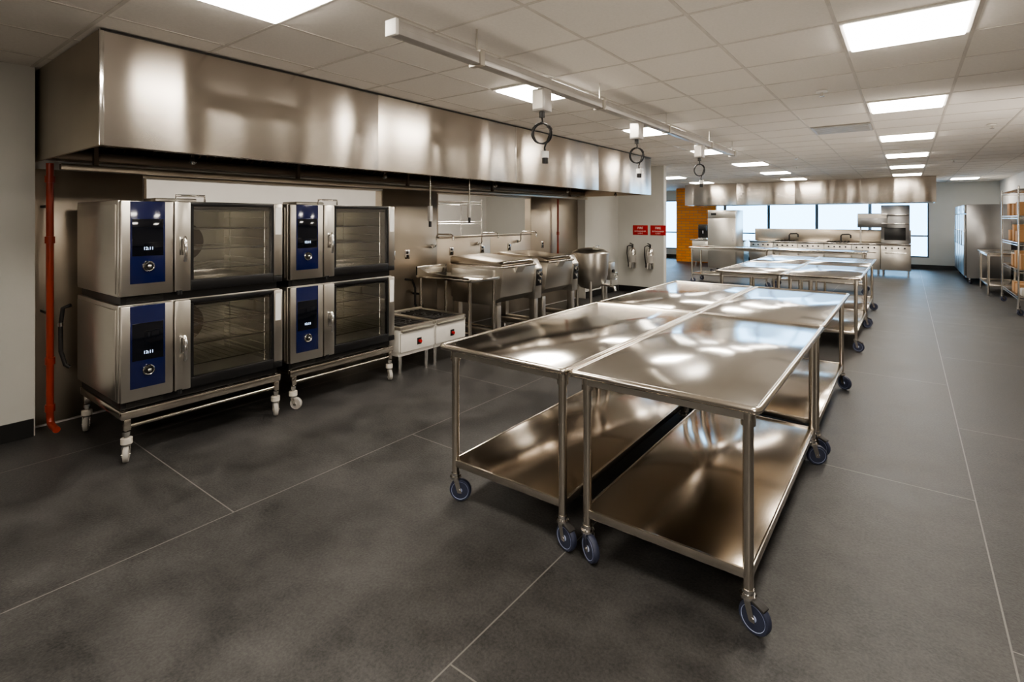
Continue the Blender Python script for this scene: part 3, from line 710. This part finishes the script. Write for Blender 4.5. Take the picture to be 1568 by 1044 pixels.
# ------------------------------------------------------------------ far cooking suite
o = O('cooking_suite', (-1.9, 18.3, 0))
x0, x1, y0, y1 = -4.0, .08, 17.75, 18.6
o.p('countertop', 'top').box(x0, y0, .87, x1, y1, .91, bev=.006)
o.p('splash_riser', 'splash').box(x0, y1-.04, .91, x1, y1, 1.28, bev=.005)
nb = 6; w = (x1-x0)/nb
for i in range(nb):
    a = x0+i*w; o.p('base_units', 'steel').box(a+.004, y0+.06, .18, a+w-.004, y1-.03, .868, bev=.006)
    o.p('doors', 'steel').box(a+.03, y0+.035, .22, a+w-.03, y0+.058, .70, bev=.006)
    o.p('door_handles', 'chrome').cyl((a+.1, y0+.01, .66), (a+w-.1, y0+.01, .66), .01)
    for q in range(4): o.p('knobs', 'black').cyl((a+.12+q*.14, y0+.058, .79), (a+.12+q*.14, y0+.02, .79), .022)
    for lx in (a+.06, a+w-.06): o.p('legs', 'chrome').cyl((lx, y0+.12, .001), (lx, y0+.12, .18), .02); o.p('legs', 'chrome').cyl((lx, y1-.1, .001), (lx, y1-.1, .18), .02)
for i in (1, 3):
    for q in range(7): o.p('grates', 'iron').box(x0+i*w+.05+q*.085, y0+.1, .911, x0+i*w+.075+q*.085, y1-.1, .94)
for fx in (-2.9, -1.55):
    o.p('faucets', 'iron').tube([(fx, y0+.25, .91), (fx, y0+.25, 1.1), (fx+.03, y0+.25, 1.14), (fx+.2, y0+.25, 1.15), (fx+.24, y0+.25, 1.12), (fx+.24, y0+.25, 1.04)], .02, 12)
o.p('salamander_broiler', 'fsteel').box(-1.15, y0+.25, 1.35, -.45, y1-.05, 1.75, bev=.01); o.p('salamander_front', 'steel').box(-1.13, y0+.23, 1.62, -.47, y0+.25, 1.73)
for fx in (-1.1, -.5): o.p('salamander_posts', 'steel').box(fx-.02, y1-.12, .91, fx+.02, y1-.08, 1.36)
o.p('end_cabinet', 'fsteel').box(x1-.68, y0+.3, .911, x1-.03, y1-.05, 1.98, bev=.01)
o.p('end_cabinet_doors', 'black').box(x1-.6, y0+.292, 1.0, x1-.12, y0+.30, 1.35, bev=.003)
for z in (1.45, 1.7): o.p('end_shelves', 'chrome').box(x1-.66, y0+.1, z, x1-.05, y0+.3, z+.02, bev=.003)
o.done()
o = O('prep_counter', (-5.4, 18.2, 0))
o.p('top', 'top').box(-5.9, 17.9, .87, -4.15, 18.6, .91, bev=.005); o.p('cabinet', 'steel').box(-5.85, 17.95, .15, -4.2, 18.58, .868, bev=.006)
for i in range(3): o.p('drawer_fronts', 'steel').box(-5.82+i*.54, 17.93, .2, -5.32+i*.54, 17.949, .84, bev=.006)
for lx in (-5.75, -4.3):
    for ly in (18.02, 18.5): o.p('feet', 'chrome').cyl((lx, ly, .001), (lx, ly, .15), .02)
o.done()
o = O('coffee_machine', (-5.5, 18.25, .91)); o.p('body', 'black').box(-5.7, 18.1, .912, -5.35, 18.5, 1.4, bev=.02); o.p('drip_tray', 'chrome').box(-5.68, 18.0, .912, -5.37, 18.1, .95, bev=.004); o.p('spout', 'chrome').cyl((-5.52, 18.05, 1.1), (-5.52, 18.05, 1.2), .02); o.p('head', 'black').box(-5.65, 18.0, 1.2, -5.4, 18.1, 1.36, bev=.01); o.done()

# ------------------------------------------------------------------ unseen fill spots added to brighten the ceiling, world, camera
def bounce(name, loc, target, power, size=110, rad=.15):
    l = bpy.data.lights.new(name, 'SPOT'); l.energy = power; l.spot_size = math.radians(size); l.spot_blend = 1.0; l.shadow_soft_size = rad
    l.color = (1.0, .90, .79)
    ob = bpy.data.objects.new(name, l); S.collection.objects.link(ob); ob.location = loc
    ob.rotation_euler = (Vector(target)-Vector(loc)).to_track_quat('-Z', 'Y').to_euler()
bounce('ceiling_fill', (1.2, -1.0, 1.0), (-.6, 2.6, 2.73), 240, 110)
bounce('ceiling_fill', (1.75, 6.5, 1.0), (-.6, 8.5, 2.73), 180, 120)

w = bpy.data.worlds.new('sky'); S.world = w; w.use_nodes = True
bg = w.node_tree.nodes['Background']; bg.inputs['Color'].default_value = (0.36, 0.66, 1.0, 1); bg.inputs['Strength'].default_value = 8.0

cam = bpy.data.cameras.new('camera'); co = bpy.data.objects.new('camera', cam); S.collection.objects.link(co)
cam.sensor_width = 36; cam.lens = 820/1600*36; cam.shift_y = -(532.5-341)/1600; cam.clip_start = .05; cam.clip_end = 200
co.location = (0, 0, 1.61); co.rotation_euler = (math.pi/2, 0, math.atan2(618, 820))
S.camera = co
S.view_settings.view_transform = 'AgX'
S.view_settings.look = 'AgX - Medium High Contrast'
S.view_settings.exposure = 0.15
